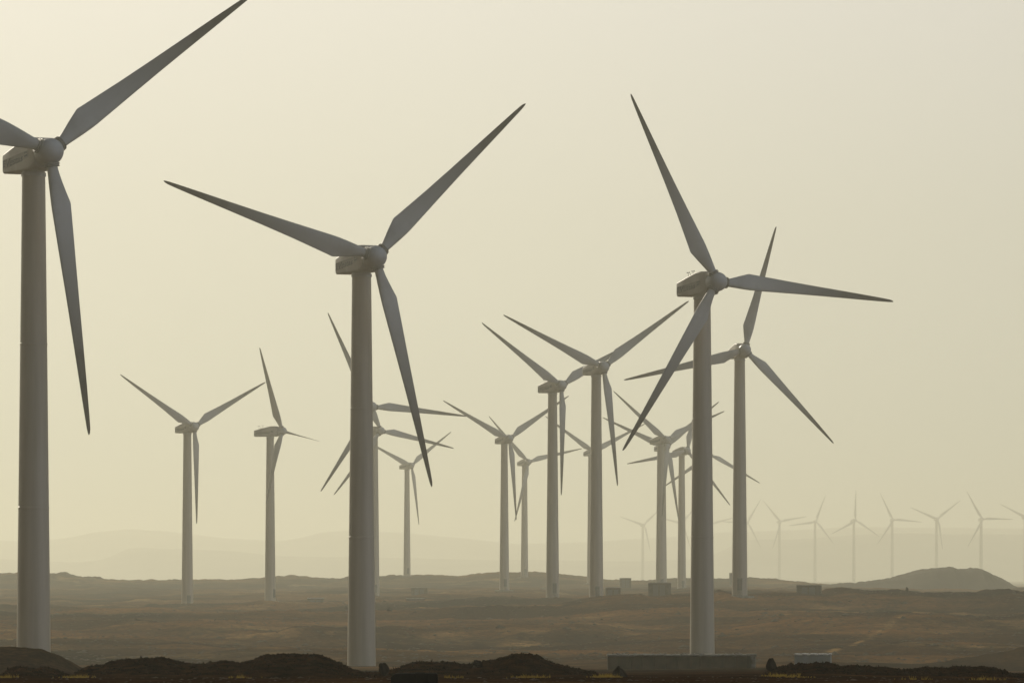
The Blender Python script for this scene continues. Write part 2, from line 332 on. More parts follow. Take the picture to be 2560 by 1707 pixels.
# the flat-topped hill at the right
C_HILL = crest([(2010, 1475), (2060, 1463), (2150, 1457), (2200, 1451), (2235, 1445), (2265, 1436), (2290, 1428), (2320, 1422.5), (2345, 1421), (2367, 1418), (2385, 1421), (2400, 1423), (2420, 1422.5), (2437, 1421),
                (2455, 1428), (2470, 1437), (2483, 1444), (2500, 1451), (2520, 1464), (2535, 1476)], 2050)
hx = np.linspace(C_HILL[0][0], C_HILL[0][-1], 420); hy = np.linspace(1970, 2130, 60)
Yh, Xh = np.meshgrid(hy, hx, indexing='ij')
gh = terrain(Xh, Yh)[0] - CAMZ - 1.0
d = np.abs(Yh - 2050) / 80; f = _sm(np.clip(1.35 - d * 1.35, 0, 1))
Zh = gh + (np.interp(Xh, *C_HILL) - gh) * f + f * .75 * fbm(Xh / 7, Yh / 16, 5, .65) + CAMZ
tag(link("hill", grid_mesh("hill", Xh, Yh, Zh, np.zeros_like(Zh)), mat=M_HILL), kind='structure')

# faint mountains behind everything
def range_(name, pts, D0, w_):
    p = np.array(pts, float); cx_ = (p[:, 0] - CX) / FPX * D0; cz_ = (HOR - p[:, 1]) / FPX * D0
    X1 = np.linspace(cx_[0], cx_[-1], 500); Y1 = np.linspace(D0 - w_, D0 + w_, 24)
    Yr, Xr = np.meshgrid(Y1, X1, indexing='ij')
    k = _sm(np.clip(1 - np.abs(Yr - D0) / w_, 0, 1))
    Zr = -25 + (np.interp(Xr, cx_, cz_) + 25) * k + k * 1.5 * fbm(Xr / 60, Yr / 90, 4) + CAMZ
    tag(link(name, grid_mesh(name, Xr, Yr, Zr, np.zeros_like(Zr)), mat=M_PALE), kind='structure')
range_("mountains", [(-4000, 1350), (-1200, 1345), (-300, 1350), (-60, 1348), (60, 1352), (160, 1345), (240, 1330), (330, 1322), (420, 1328), (560, 1345), (700, 1352), (760, 1342), (800, 1330), (880, 1326), (1000, 1330), (1150, 1345), (1300, 1360),
                     (1500, 1352), (1700, 1340), (1800, 1330), (2050, 1322), (2090, 1318), (2200, 1317), (2560, 1320), (3200, 1316), (6500, 1330)], 14000, 800)
range_("hills", [(-3000, 1400), (-400, 1402), (0, 1396), (120, 1404), (210, 1404), (260, 1396), (290, 1384), (318, 1371), (340, 1368), (460, 1371), (600, 1378), (700, 1389), (900, 1392), (1200, 1398), (1600, 1402), (1760, 1396), (1820, 1368), (1860, 1349),
                 (2000, 1346), (2060, 1342), (2140, 1336), (2200, 1332), (2560, 1336), (3200, 1340), (5200, 1380)], 11000, 500)

# ------------------------------------------------------------------ wind turbine
RB = 23.5; TILT = R_(5)
def blade_mesh():
    bm = bmesh.new(); N = 28
    st = [  # r, leading edge, trailing edge, thickness, roundness
        (1.00, .44, .44, .88, 1), (1.30, .44, .45, .86, 1), (1.9, .47, .62, .80, .75), (2.6, .52, .86, .70, .45), (3.4, .57, 1.12, .58, .2), (4.25, .60, 1.40, .47, 0),
        (4.45, .60, 1.42, .45, 0), (4.8, .60, 1.38, .43, 0), (6.5, .54, 1.24, .36, 0), (9, .45, 1.04, .29, 0), (12.5, .34, .82, .22, 0), (16, .26, .63, .165, 0), (19.5, .19, .44, .12, 0),
        (22.0, .13, .29, .085, 0), (23.0, .10, .21, .06, 0), (23.35, .06, .13, .045, 0), (23.5, .01, .03, .02, 0)]
    rings = []
    for r, le, te, th, rd in st:
        tw = R_(np.interp(r, [1, 4.4, 9, 15, 23.5], [16, 14, 7, 2.5, 0]))
        c = le + te; ring = []
        for i in range(N):
            a = 2 * math.pi * i / N
            xc = 0.5 - 0.5 * math.cos(a)                       # 0 at leading edge, 1 at trailing edge
            yt = 5 * (0.2969 * math.sqrt(xc) - 0.126 * xc - 0.3516 * xc ** 2 + 0.2843 * xc ** 3 - 0.1030 * xc ** 4) * th
            y = (yt * rd * 0 + (th / 2) * math.sin(a) * rd + (1 - rd) * (yt if math.sin(a) >= 0 else -yt))
            x = -le + c * xc
            ring.append((x * math.cos(tw) + y * math.sin(tw), y * math.cos(tw) - x * math.sin(tw), r))
        rings.append(ring)
    loft(bm, rings)
    return bm_mesh("blade", bm, 40)
def collar_mesh():
    bm = bmesh.new(); N = 32
    rings = [[(q * math.cos(2 * math.pi * i / N), q * math.sin(2 * math.pi * i / N), z) for i in range(N)] for q, z in ((.52, .72), (.56, .74), (.56, .98), (.66, 1.0), (.66, 1.10), (.58, 1.12), (.58, 1.19), (.64, 1.20), (.64, 1.27), (.47, 1.28))]
    loft(bm, rings); return bm_mesh("flange", bm, 35)
def spinner_mesh():
    # lathe around the rotor axis (local Y forward), nose dome, hub barrel
    bm = bmesh.new(); N = 40
    prof = [(-1.02, .80), (-1.0, .98), (-.9, 1.04), (-.55, 1.09), (-.1, 1.11), (.3, 1.08), (.65, .96), (.95, .73), (1.15, .46), (1.24, .20), (1.26, .02)]
    rings = [[(q * math.cos(2 * math.pi * i / N), y, q * math.sin(2 * math.pi * i / N)) for i in range(N)] for y, q in prof]
    loft(bm, rings); return bm_mesh("spinner", bm, 50)
def nacelle_mesh():
    # lofted housing along local +Y (rear); local frame: rotor centre at the origin
    bm = bmesh.new(); rings = []
    #      y     half width  z bottom  z top  corner
    for y, hw, zb, zt, c in ((1.00, .78, -.95, .92, .62), (1.12, .98, -1.2, 1.12, .55), (1.5, 1.08, -1.38, 1.24, .38), (2.3, 1.10, -1.42, 1.26, .24), (3.1, 1.10, -1.42, 1.20, .20),
                             (5.2, 1.10, -1.42, .72, .18), (7.35, 1.06, -1.42, .22, .16), (7.55, 1.02, -1.30, .14, .14), (7.6, .92, -1.20, .06, .12)):
        p = []
        for sx, sz, a0 in ((1, 1, 0), (-1, 1, 90), (-1, -1, 180), (1, -1, 270)):
            cxx = sx * (hw - c); czz = (zt - c) if sz > 0 else (zb + c)
            for k in range(5):
                a = R_(a0 + 90 * k / 4); p.append((cxx + c * math.cos(a), y, czz + c * math.sin(a)))
        rings.append(p)
    loft(bm, rings); return bm_mesh("nacelle", bm, 28)
def band_mesh():
    bm = bmesh.new()
    for s in (-1,):
        x = s * 1.106
        q = [(7.28, -1.10), (7.28, -.32), (1.9, .22), (1.9, -.38)]
        add = []
        for dx in (0, s * .012):
            add.append([bm.verts.new((x + dx, y, z)) for y, z in q])
        n = 4
        for i in range(n): bm.faces.new((add[0][i], add[0][(i + 1) % n], add[1][(i + 1) % n], add[1][i]))
        bm.faces.new(add[1]); bm.faces.new(add[0][::-1])
    return bm_mesh("stripe", bm)
def text_mesh():
    cu = bpy.data.curves.new("lettering", 'FONT'); cu.body = "Vestas"; cu.size = 1.12; cu.extrude = .006; cu.shear = .25; cu.offset = .022
    ob = bpy.data.objects.new("tmp", cu); COL.objects.link(ob)
    dg = bpy.context.evaluated_depsgraph_get(); me = bpy.data.meshes.new_from_object(ob.evaluated_get(dg))
    bpy.data.objects.remove(ob)
    bm = bmesh.new(); bm.from_mesh(me)
    xs = [v.co.x for v in bm.verts]; x0, x1 = min(xs), max(xs)
    # text runs from the tail to the hub on the camera's side, along the tilted shaft line
    L = 3.55; k = L / (x1 - x0); sl = math.tan(R_(5.5))
    for v in bm.verts:
        t = (v.co.x - x0) * k; h = v.co.y * .80
        v.co = Vector((-1.126 - v.co.z, 6.55 - t, -1.0 + (t + .7) * sl + h * (1 - .05 * t)))
    # wave mark behind the name and the bar mark in front of it
    def quad(pts):
        a = [bm.verts.new((-1.126, y, z)) for y, z in pts]; b = [bm.verts.new((-1.136, y, z)) for y, z in pts]
        n = len(pts); bm.faces.new(b); bm.faces.new(a[::-1])
        for i in range(n): bm.faces.new((a[i], a[(i + 1) % n], b[(i + 1) % n], b[i]))
    for j in range(3):
        zz = -.95 + j * .21
        quad([(7.2, zz), (7.2, zz + .11), (6.95, zz + .19), (6.7, zz + .15), (6.7, zz + .04), (6.95, zz + .08)])
    for j in range(2):
        zz = -.34 + j * .26
        quad([(2.75, zz), (2.75, zz + .17), (2.1, zz + .24), (2.1, zz + .07)])
    return bm_mesh("lettering", bm)
def sensor_mesh():
    bm = bmesh.new()
    for y, h in ((6.6, .95), (6.1, .7), (5.5, .8)):
        z = .22 + (7.35 - y) * .2326
        add_tube(bm, (.0, y, z - .1), (.0, y, z + h), .030, .022, 8)
        if h != .7:
            add_tube(bm, (0, y - .25, z + h), (0, y + .25, z + h), .022, n=8)
            for dy in (-.25, .25):
                bmesh.ops.create_icosphere(bm, subdivisions=1, radius=.075, matrix=Matrix.Translation((0, y + dy, z + h)))
    add_tube(bm, (0, 6.6, .62), (0, 5.5, .78), .022, n=6)
    return bm_mesh("wind_sensor", bm)
ME_BLADE, ME_COLLAR, ME_SPIN, ME_NAC, ME_BAND, ME_TEXT, ME_SENS = blade_mesh(), collar_mesh(), spinner_mesh(), nacelle_mesh(), band_mesh(), text_mesh(), sensor_mesh()
def yaw_mesh():
    bm = bmesh.new(); N = 40
    loft(bm, [[(q * math.cos(2 * math.pi * i / N), q * math.sin(2 * math.pi * i / N), z) for i in range(N)] for q, z in ((.97, -.42), (1.03, -.40), (1.03, -.12), (.93, -.06), (.93, .06))])
    return bm_mesh("yaw_ring", bm, 35)
ME_YAW = yaw_mesh()
def tower_mesh(h):
    bm = bmesh.new(); N = 56
    prof = [(1.44, -1.5)]
    for zf in (0.0, .33, .66):
        z0 = h * zf; r0 = 1.42 - .46 * zf
        prof += [(r0, z0 + .02)] if zf == 0 else [(r0 + .002, z0 - .10), (r0 + .02, z0 - .08), (r0 + .02, z0 + .08), (r0 - .002, z0 + .10)]
    prof.append((.96, h))
    loft(bm, [[(q * math.cos(2 * math.pi * i / N), q * math.sin(2 * math.pi * i / N), z) for i in range(N)] for q, z in prof], cap0=False)
    return bm_mesh("tower", bm, 25)
def foot_mesh():
    bm = bmesh.new(); N = 32
    loft(bm, [[(q * math.cos(2 * math.pi * i / N), q * math.sin(2 * math.pi * i / N), z) for i in range(N)] for q, z in ((2.7, -1.2), (2.7, .22), (2.6, .30), (1.62, .32), (1.60, .42), (1.46, .43))])
    return bm_mesh("foundation", bm, 35)
def door_mesh():
    bm = bmesh.new(); add_box(bm, (0, -1.42, 2.35), (.85, .14, 2.1), .05); add_box(bm, (0, -1.42, 3.5), (1.0, .3, .06), .01)
    for i in range(5): add_box(bm, (0, -1.75 - i * .22, 1.16 - i * .18), (.9, .24, .05), .01)
    add_box(bm, (-.45, -2.15, 1.2), (.04, 1.1, .04)); add_box(bm, (.45, -2.15, 1.2), (.04, 1.1, .04))
    return bm_mesh("door", bm)
ME_FOOT, ME_DOOR = foot_mesh(), door_mesh()
GRP = "wind turbines of the desert wind farm"
def turbine(D, yaw, phase, hxp, hyp, label, detail=True, sensor=False, group=GRP, size=1.0, pitch=0.0):
    D = D * size
    hub = px2w(hxp, hyp, D); ph = R_(yaw)
    ax = Vector((math.sin(ph), -math.cos(ph), 0))
    bx = hub - ax * 3.4 * size
    z0 = gz(bx.x, bx.y)
    root = tag(empty("wind_turbine", (bx.x, bx.y, z0), ph), label, "wind turbine", group)
    H = (hub.z - z0) / size; root.scale = (size, size, size)
    link("tower", tower_mesh(H - 1.78), root, M_TOWER)
    link("yaw_ring", ME_YAW, root, M_NAC, Matrix.Translation((0, 0, H - 1.44)))
    link("door", ME_DOOR, root, M_DOOR, Matrix.Rotation(R_(165 if D < 700 else -15), 4, 'Z'))
    if D > 700: link("foundation", ME_FOOT, root, M_SLAB)
    C = Matrix.Translation((0, -3.4, H))
    nac = link("nacelle", ME_NAC, root, M_NAC, C)
    if detail:
        link("stripe", ME_BAND, nac, M_BAND); link("lettering", ME_TEXT, nac, M_LETTER)
    if sensor: link("wind_sensor", ME_SENS, nac, M_SENSOR)
    u = Vector((1, 0, 0)); v = Vector((0, math.sin(TILT), math.cos(TILT))); a = Vector((0, -math.cos(TILT), math.sin(TILT)))
    def basis(x, y, z): return Matrix(((x.x, y.x, z.x, 0), (x.y, y.y, z.y, 0), (x.z, y.z, z.z, 0), (0, 0, 0, 1)))
    # spinner: local Y forward
    sp = link("spinner", ME_SPIN, root, M_SPIN, C @ basis(-u, a, (-u).cross(a)))
    for k in range(3):
        th = R_(phase + 120 * k)
        d_ = u * math.cos(th) + v * math.sin(th); tg = -u * math.sin(th) + v * math.cos(th)
        b = link("blade", ME_BLADE, root, M_BLADE, C @ basis(tg, a, d_) @ Matrix.Rotation(R_(-pitch), 4, 'Z'))
        link("flange", ME_COLLAR, b, M_FLANGE if detail else M_BLADE)
    return root
TURB = [
 (467, 28.0, 36.3, 125.0, 379.0, "nearest turbine, cropped by the left edge of the photo, two blades leaving the frame", True, False),
 (565, 25.7, 42.8, 939.0, 642.1, "big foreground turbine left of the centre with a thick tower and all three blades whole", True, False),
 (647, 27.9, 115.7, 1792.7, 704.3, "big foreground turbine on the right behind the long low shed, one blade pointing right", True, True),
 (1029, 14.0, 73.9, 1862.3, 874.4, "brown mid-distance turbine just right of the big right one, one blade nearly upright", True, False),
 (1371, 33.9, 28.4, 486.3, 1066.5, "leftmost of the hazy mid-distance turbines, lower blade hanging straight beside its tower", True, False),
 (1473, 68.0, 114.7, 705.3, 1077.1, "turbine seen almost side-on with long nacelle and one thin foreshortened blade to the right", True, True),
 (1288, 25.1, 115.3, 929.9, 1016.5, "turbine hidden behind the big centre-left tower, its level blade the higher of two emerging right", True, False),
 (1554, 31.2, 108.7, 951.3, 1076.5, "turbine half hidden behind the big centre-left tower, its pale tower peeping out on the right", True, False),
 (2237, 32.9, 35.1, 1028.9, 1163.1, "small pale turbine under the lower blade of the centre-left one, foot behind the ridge", True, False),
 (1211, 33.6, 26.4, 1403.7, 963.6, "left and lower of the two brown turbines in the middle, blade hanging straight down", True, True),
 (1118, 24.6, 34.9, 1509.2, 917.6, "right and taller of the two brown turbines in the middle, overlapping its neighbour's blade", True, False),
 (1637, 26.7, 32.6, 1274.0, 1096.4, "pale turbine left of the two middle brown ones, long blade reaching up left", True, False),
 (2141, 26.8, 12.9, 1321.5, 1154.4, "fainter short turbine between pale turbine and the middle brown ones, blade level right", True, False),
 (2071, 25.9, 26.7, 1487.6, 1129.4, "pale turbine almost hidden behind the taller middle brown tower, nacelle showing at its left", True, False),
 (1711, 33.0, 22.2, 1667.1, 1098.4, "front one of the overlapping pale pair standing behind the larger kiosk", True, False),
 (1784, 23.1, 37.5, 1667.4, 1116.0, "rear one of the overlapping pale pair, lower blade slanting down right of the shared towers", True, False),
 (1843, 29.9, 71.0, 1718.0, 1126.1, "pale turbine between overlapping pale pair and big right tower, long blade reaching left", True, False),
 (2151, 23.7, 92.4, 1773.3, 1135.1, "turbine wholly behind big right tower, only two blade ends showing low on either side", True, False),
 (4900, 20.0, 42.0, 1610.5, 1311.4, "faintest distant turbine, leftmost of the far row, left of the overlapping pale pair", False, False),
 (4850, 20.0, 47.0, 1706.0, 1307.0, "faint distant turbine glimpsed between overlapping pale pair and the big right tower", False, False),
 (4950, 18.0, 15.0, 1781.0, 1309.0, "faint distant turbine behind the right edge of the big right tower, blade pointing right", False, False),
 (4800, 20.0, 57.5, 1869.5, 1306.0, "faint distant turbine behind the brown tower right of the big one, blades showing either side", False, False),
 (4728, 16.8, 10.3, 1951.9, 1303.3, "first fully visible turbine of the far row, standing above the kiosk with sunlit side", False, False),
 (4660, 12.0, 68.4, 2040.3, 1303.0, "second fully visible turbine of the far row, above the stony rise", False, False),
 (4407, 20.4, 87.1, 2139.0, 1300.1, "third fully visible turbine of the far row, one blade straight up", False, False),
 (4472, 10.0, 115.4, 2233.0, 1298.7, "far turbine standing left of the flat-topped hill over its gentle slope", False, False),
 (4354, 13.0, 37.6, 2344.5, 1296.6, "far turbine whose foot is hidden by the summit of the flat-topped hill", False, False),
 (4144, 13.0, 119.4, 2456.4, 1296.9, "far turbine over the steep right shoulder of the flat-topped hill, blade level right", False, False),
 (4250, 18.0, 35.0, 2567.0, 1292.5, "far turbine beyond the right edge of the photo, only one blade reaching in", False, False),
]
for (D, yw, phs, hx_, hy_, lab, det, sen) in TURB:
    if D > 4000:
        turbine(D, yw, phs, hx_, hy_, lab, det, sen, "faint turbines of the far row", 1.75)     # a taller kind, farther off
    else:
        turbine(D, yw, phs, hx_, hy_, lab, det, sen, pitch=72.0 if yw > 60 else 0.0)      # the side-on one stands feathered

# ------------------------------------------------------------------ kiosks, sheds, boxes
def kiosk(x0, x1, ytop, ybot, D, label, rz=0.0, depth=2.4, roofmat=None, name="transformer_kiosk", cat="kiosk", wallmat=None, group="transformer kiosks at the tower feet", over=.06):
    p0 = px2w(x0, ybot, D); p1 = px2w(x1, ytop, D)
    W_ = p1.x - p0.x; top = p1.z; cx_ = (p0.x + p1.x) / 2
    g = min(gz(cx_, D), p0.z) - .2
    root = tag(empty(name, (cx_, D + depth / 2, g), rz), label, cat, group)
    Hh = top - g
    bm = bmesh.new(); add_box(bm, (0, 0, (Hh - .16) / 2), (W_ - 2 * over, depth, Hh - .16), .03)
    link("wall", bm_mesh("wall", bm), root, wallmat or M_KIOSK)
    bm = bmesh.new(); add_box(bm, (0, 0, Hh - .078), (W_, depth + 2 * over, .15), .02)
    link("roof", bm_mesh("roof", bm), root, roofmat or M_KTOP)
    bm = bmesh.new(); n = 2 if W_ > 3 else 1; dw = min(1.1, W_ * .3); dh = (Hh - .5) * .8
    for i in range(n):
        dx = (i - (n - 1) / 2) * (dw + .25)
        add_box(bm, (dx, -depth / 2 - .012, Hh - .45 - dh / 2), (dw, .03, dh), .008)
        for j in range(5): add_box(bm, (dx, -depth / 2 - .035, Hh - .65 - j * .12), (dw * .7, .02, .05))
    link("door", bm_mesh("door", bm), root, M_DOOR)
    return root
kiosk(1622.0, 1677.5, 1455, 1490, 1150, "largest grey kiosk, dark front and sunlit left edge, in front of the overlapping pale towers", rz=R_(-7), depth=3.0)
kiosk(1513, 1552.5, 1467, 1491, 1125, "brown kiosk right against the foot of the taller middle brown tower", depth=2.5)
kiosk(1549, 1578.5, 1444, 1472, 1750, "pale square kiosk standing on the skyline left of the largest grey kiosk", depth=3)
kiosk(1350, 1370, 1468, 1486, 1800, "small pale kiosk peeping out left of the lower middle brown tower", depth=2.5)
kiosk(1823.5, 1848, 1431, 1460, 1950, "pale kiosk on the skyline half hidden by the brown tower right of the big one", depth=3)
kiosk(1993, 2054, 1461, 1488, 1052, "brown kiosk with yellow sunlit left side, left of the stony rise", rz=R_(-9), depth=2.6)
kiosk(1027.5, 1069, 1467.5, 1496, 1500, "pale grey kiosk right of the big centre-left tower, behind a low block", depth=3)
kiosk(1015, 1062, 1494, 1506, 1310, "low flat block in front of the pale grey kiosk", depth=2, name="low_block", cat="block", group="low blocks on the plain")
kiosk(768, 809, 1493.5, 1506, 1330, "low block with bright top at the right of the side-on turbine's foot", depth=2, roofmat=M_WHITE, name="low_block", cat="block", group="low blocks on the plain")

# long low block shed
D = 370
pl, pr = px2w(1519.5, 1671, D), px2w(1868, 1635, D)
W_ = pr.x - pl.x; g = pl.z - .5; Hh = pr.z - g
shed = tag(empty("block_shed", ((pl.x + pr.x) / 2, D, g), 0), "long low concrete block shed with ragged flat roof in front of the big right tower", "shed")
bm = bmesh.new()
random.seed(4)
xq = -W_ / 2
for i in range(12):                                   # wall bays, each pushed in or out a little
    bw = W_ / 12; add_box(bm, (xq + bw / 2, 1.5 + random.uniform(-.02, .02), (Hh - .1) / 2), (bw - .015, 3.0, Hh - .1 + random.uniform(-.03, .0)), .015); xq += bw
link("wall", bm_mesh("wall", bm), shed, M_BLOCK)
bm = bmesh.new(); xq = -W_ / 2 - .05
while xq < W_ / 2:
    bw = random.uniform(.5, 1.1); bw = min(bw, W_ / 2 + .5 - xq)
    add_box(bm, (xq + bw / 2, 1.5, Hh - .04 + random.uniform(-.012, .012)), (bw - .01, 3.2 + random.uniform(-.05, .05), .09), .015, R_(random.uniform(-.3, .3))); xq += bw
link("roof", bm_mesh("roof", bm), shed, M_SLAB)
bm = bmesh.new()
add_box(bm, (W_ / 2 + .42, .9, (Hh - .1) / 2), (.30, 1.4, Hh - .1), .03)
add_box(bm, (W_ / 2 + .28, .15, Hh - .02), (.66, 1.5, .12), .02)
link("end_pier", bm_mesh("end_pier", bm), shed, M_SLAB)
bm = bmesh.new(); add_box(bm, (W_ / 2 + .13, 1.0, (Hh - .1) / 2), (.24, 1.2, Hh - .1), .01)
link("doorway", bm_mesh("doorway", bm), shed, M_BLACK)
bm = bmesh.new()
for i in range(46):
    r = bmesh.ops.create_icosphere(bm, subdivisions=1, radius=1)
    s = random.uniform(.03, .09)
    bmesh.ops.transform(bm, matrix=Matrix.Translation((random.uniform(-W_ / 2, W_ / 2), random.uniform(0, 2.8), Hh + s * .35)) @ Matrix.Rotation(random.uniform(0, 3), 4, 'Z') @ Matrix.Diagonal((s * 1.6, s, s * .7, 1)), verts=r['verts'])
link("rubble", bm_mesh("rubble", bm), shed, M_SLAB)

# blue grey container
D = 500
pl, pr = px2w(1985, 1662, D), px2w(2077, 1633, D); W_ = pr.x - pl.x; g = pl.z - 1.0; Hh = pr.z - g
bx = tag(empty("storage_container", ((pl.x + pr.x) / 2, D, g), R_(-6)), "blue-grey container with bright white top behind the dark heaps on the right", "container")
bm = bmesh.new(); add_box(bm, (0, 1.2, (Hh - .12) / 2), (W_ - .08, 2.4, Hh - .12), .02)
for i in range(15): add_box(bm, (-W_ / 2 + .2 + i * (W_ - .4) / 14, -.012, (Hh - .2) / 2), (.09, .03, Hh - .3), .006)
link("wall", bm_mesh("wall", bm), bx, M_BLUE)
bm = bmesh.new(); random.seed(9)
for i in range(14):
    bw = W_ / 14; add_box(bm, (-W_ / 2 + (i + .5) * bw, 1.2, Hh - .055 + random.uniform(-.03, .03)), (bw * 1.02, 2.55, .10), .02, R_(random.uniform(-1, 1)))
link("roof", bm_mesh("roof", bm), bx, M_WHITE)

# black tank low in front
D = 100
pl, pr = px2w(977, 1720, D), px2w(1094, 1682, D); W_ = pr.x - pl.x; g = gz((pl.x + pr.x) / 2, D) - .03; Hh = pr.z - g
tk = tag(empty("steel_tank", ((pl.x + pr.x) / 2, D, g), 0), "black box-shaped tank cut off by the bottom edge of the photo", "tank")
bm = bmesh.new()
prof = [(-W_ / 2, 0), (-W_ / 2, Hh * .62), (-W_ / 2 + .03, Hh * .82), (-W_ / 2 + .08, Hh * .95), (-W_ / 2 + .16, Hh), (W_ / 2 - .03, Hh), (W_ / 2, Hh - .03), (W_ / 2, 0)]
loft(bm, [[(x, y, z) for x, z in prof] for y in (0, .45)])
link("tank_shell", bm_mesh("tank_shell", bm), tk, M_BLACK)
bm = bmesh.new()
for i in range(3): add_box(bm, (-W_ / 2 + .22 + i * .22, -.008, Hh / 2 - .01), (.025, .02, Hh - .03), .004)
link("rib", bm_mesh("rib", bm), tk, M_BLACK)
bm = bmesh.new(); add_box(bm, (.1, .22, Hh + .006), (.17, .17, .015), .004)
link("lid", bm_mesh("lid", bm), tk, M_BLACK)

# ------------------------------------------------------------------ boulders
def boulder(px, pyt, wpx, hpx, D, label, m, seed, group="boulders on the desert floor", taper=0.0):
    p = px2w(px, pyt, D); W_ = wpx * D / FPX; Hh = hpx * D / FPX
    rr = random.Random(seed); bm = bmesh.new(); bmesh.ops.create_icosphere(bm, subdivisions=3, radius=.5)
    off = Vector((rr.uniform(0, 90), rr.uniform(0, 90), 0))
    for v in bm.verts:
        n = float(fbm(np.array([v.co.x * 3 + off.x + v.co.z]), np.array([v.co.y * 3 + off.y - v.co.z]), 3, .6)[0])
        q = v.co * (1 + .55 * n); tp = 1 - taper * (v.co.z + .5); q.x *= tp; q.y *= tp; v.co = Vector((q.x * W_, q.y * W_ * .8, q.z * Hh * 1.0 + Hh * .0))
    o = link("boulder", bm_mesh("boulder", bm), None, m); o.location = (p.x, D, p.z - Hh * .48)
    return tag(o, label, "boulder", group)
boulder(1192, 1650, 26, 16, 148, "mushroom-shaped dark boulder on the saddle left of the rounded central heap", M_ROCK, 1)
boulder(1191, 1660, 15, 22, 148, "pale brown stone propping the mushroom-shaped boulder", M_ROCK2, 2)
boulder(959, 1658, 25, 30, 147, "dark rounded boulder at the foot of the big centre-left tower", M_ROCK, 3)
boulder(1928, 1646, 32, 32, 149, "black pointed boulder between the long shed and the blue-grey container", M_ROCK, 4, taper=.55)
boulder(2268, 1470, 9, 22, 1058, "slim upright stone on the skyline below the flat-topped hill", M_ROCK, 5)
boulder(974, 1517, 14, 13, 1005, "small knob-shaped boulder just right of the big centre-left tower on the brown plain", M_ROCK, 6)
boulder(1548, 1666, 60, 34, 143, "pyramid-shaped dark stone heap in front of the left end of the long shed", M_ROCK, 7, taper=.85)
boulder(1473, 1701, 34, 16, 112, "black stone at the bottom edge of the photo left of the long shed", M_ROCK, 8)
boulder(1207, 1572, 34, 9, 880, "flat dark outcrop on the brown plain between big centre tower and middle pair", M_ROCK2, 9)
boulder(876, 1512, 22, 20, 1010, "half hidden knoll stone touching the left side of big centre-left tower", M_ROCK2, 10)

# ------------------------------------------------------------------ scrub and loose stones (uncountable)
def scatter_mesh(name, n, fn, m, label, seed):
    rr = np.random.default_rng(seed); V = []; Fc = []
    for i in range(n):
        r = fn(rr)
        if r is None: continue
        vs, fs = r; b = len(V); V += vs; Fc += [[b + q for q in f] for f in fs]
    me = bpy.data.meshes.new(name); me.from_pydata(V, [], Fc)
    o = link(name, me, None, m); tag(o, label, None, None, 'stuff'); return o
def prep(n, seed, xr, yr, cond):
    rr = np.random.default_rng(seed); Y = rr.uniform(*yr, n); X = rr.uniform(*xr, n) * Y
    Z, Sp = terrain(X, Y); k = cond(X, Y, Z, Sp); return list(zip(X[k], Y[k], Z[k]))
P1 = prep(9000, 3, (-.1, .1), (140, 154), lambda X, Y, Z, Sp: Sp > .96)
it1 = iter(P1)
def tuft(rr):
    x, y, z = next(it1); V = []; Fc = []
    h = rr.uniform(.02, .06) * (2.0 if rr.random() < .06 else 1)
    for k in range(4):
        a = rr.uniform(0, 6.28); l = rr.uniform(.4, 1) * h; wd = rr.uniform(.008, .022)
        dx, dy = math.cos(a), math.sin(a); b = len(V)
        V += [(x - dy * wd, y + dx * wd, z - .02), (x + dy * wd, y - dx * wd, z - .02), (x + dx * l * .7, y + dy * l * .7, z + l)]; Fc.append([b, b + 1, b + 2])
    return V, Fc
scatter_mesh("dry_scrub", len(P1), tuft, M_SCRUB, "dark dry tufts covering the foreground spoil heaps", 5)
P2 = prep(7000, 8, (-.1, .1), (600, 1300), lambda X, Y, Z, Sp: Sp < 1) + prep(700, 9, (-.1, .1), (85, 145), lambda X, Y, Z, Sp: Sp < .94)
it2 = iter(P2)
OCT = [(1, 0, 0), (.1, .9, .1), (-1, .1, 0), (0, -1, .1), (.1, .1, .8), (0, 0, -.6)]
OF = [(0, 1, 4), (1, 2, 4), (2, 3, 4), (3, 0, 4), (1, 0, 5), (2, 1, 5), (3, 2, 5), (0, 3, 5)]
def stone(rr):
    x, y, z = next(it2); s = rr.uniform(.08, .3) ** 1.0 * (1 if y > 500 else .12) * (2.2 if rr.random() < .06 else 1)
    a = rr.uniform(0, 6.28); c, q = math.cos(a), math.sin(a)
    V = [(x + s * 1.5 * (p[0] * c - p[1] * q), y + s * 1.5 * (p[0] * q + p[1] * c), z + s * .7 * p[2]) for p in [(u[0] * rr.uniform(.7, 1.2), u[1] * rr.uniform(.7, 1.2), u[2] * rr.uniform(.7, 1.3)) for u in OCT]]
    return V, OF
scatter_mesh("loose_stones", len(P2), stone, M_ROCK2, "loose stones strewn over the desert floor", 6)

P4 = prep(9000, 31, (-.1, .1), (138, 156), lambda X, Y, Z, Sp: Sp > .95)
it4 = iter(P4)
def clod(rr):
    x, y, z = next(it4); s = rr.uniform(.015, .05) * (2.2 if rr.random() < .05 else 1); a = rr.uniform(0, 6.28); c, q = math.cos(a), math.sin(a)
    V = [(x + s * 1.3 * (p[0] * c - p[1] * q), y + s * 1.3 * (p[0] * q + p[1] * c), z + s * .9 * p[2]) for p in [(u[0] * rr.uniform(.7, 1.2), u[1] * rr.uniform(.7, 1.2), u[2] * rr.uniform(.7, 1.3)) for u in OCT]]
    return V, OF
M_CLOD = mat("earth_clod", (0.035, 0.018, 0.008), 0.95, (0.012, 0.007, 0.003), 0, 2.0)
scatter_mesh("earth_clods", len(P4), clod, M_CLOD, "dark earth clods on the foreground spoil heaps", 12)
M_GRASS = bpy.data.materials.new("yellow_grass"); M_GRASS.use_nodes = True; _t = M_GRASS.node_tree; _t.nodes.clear()
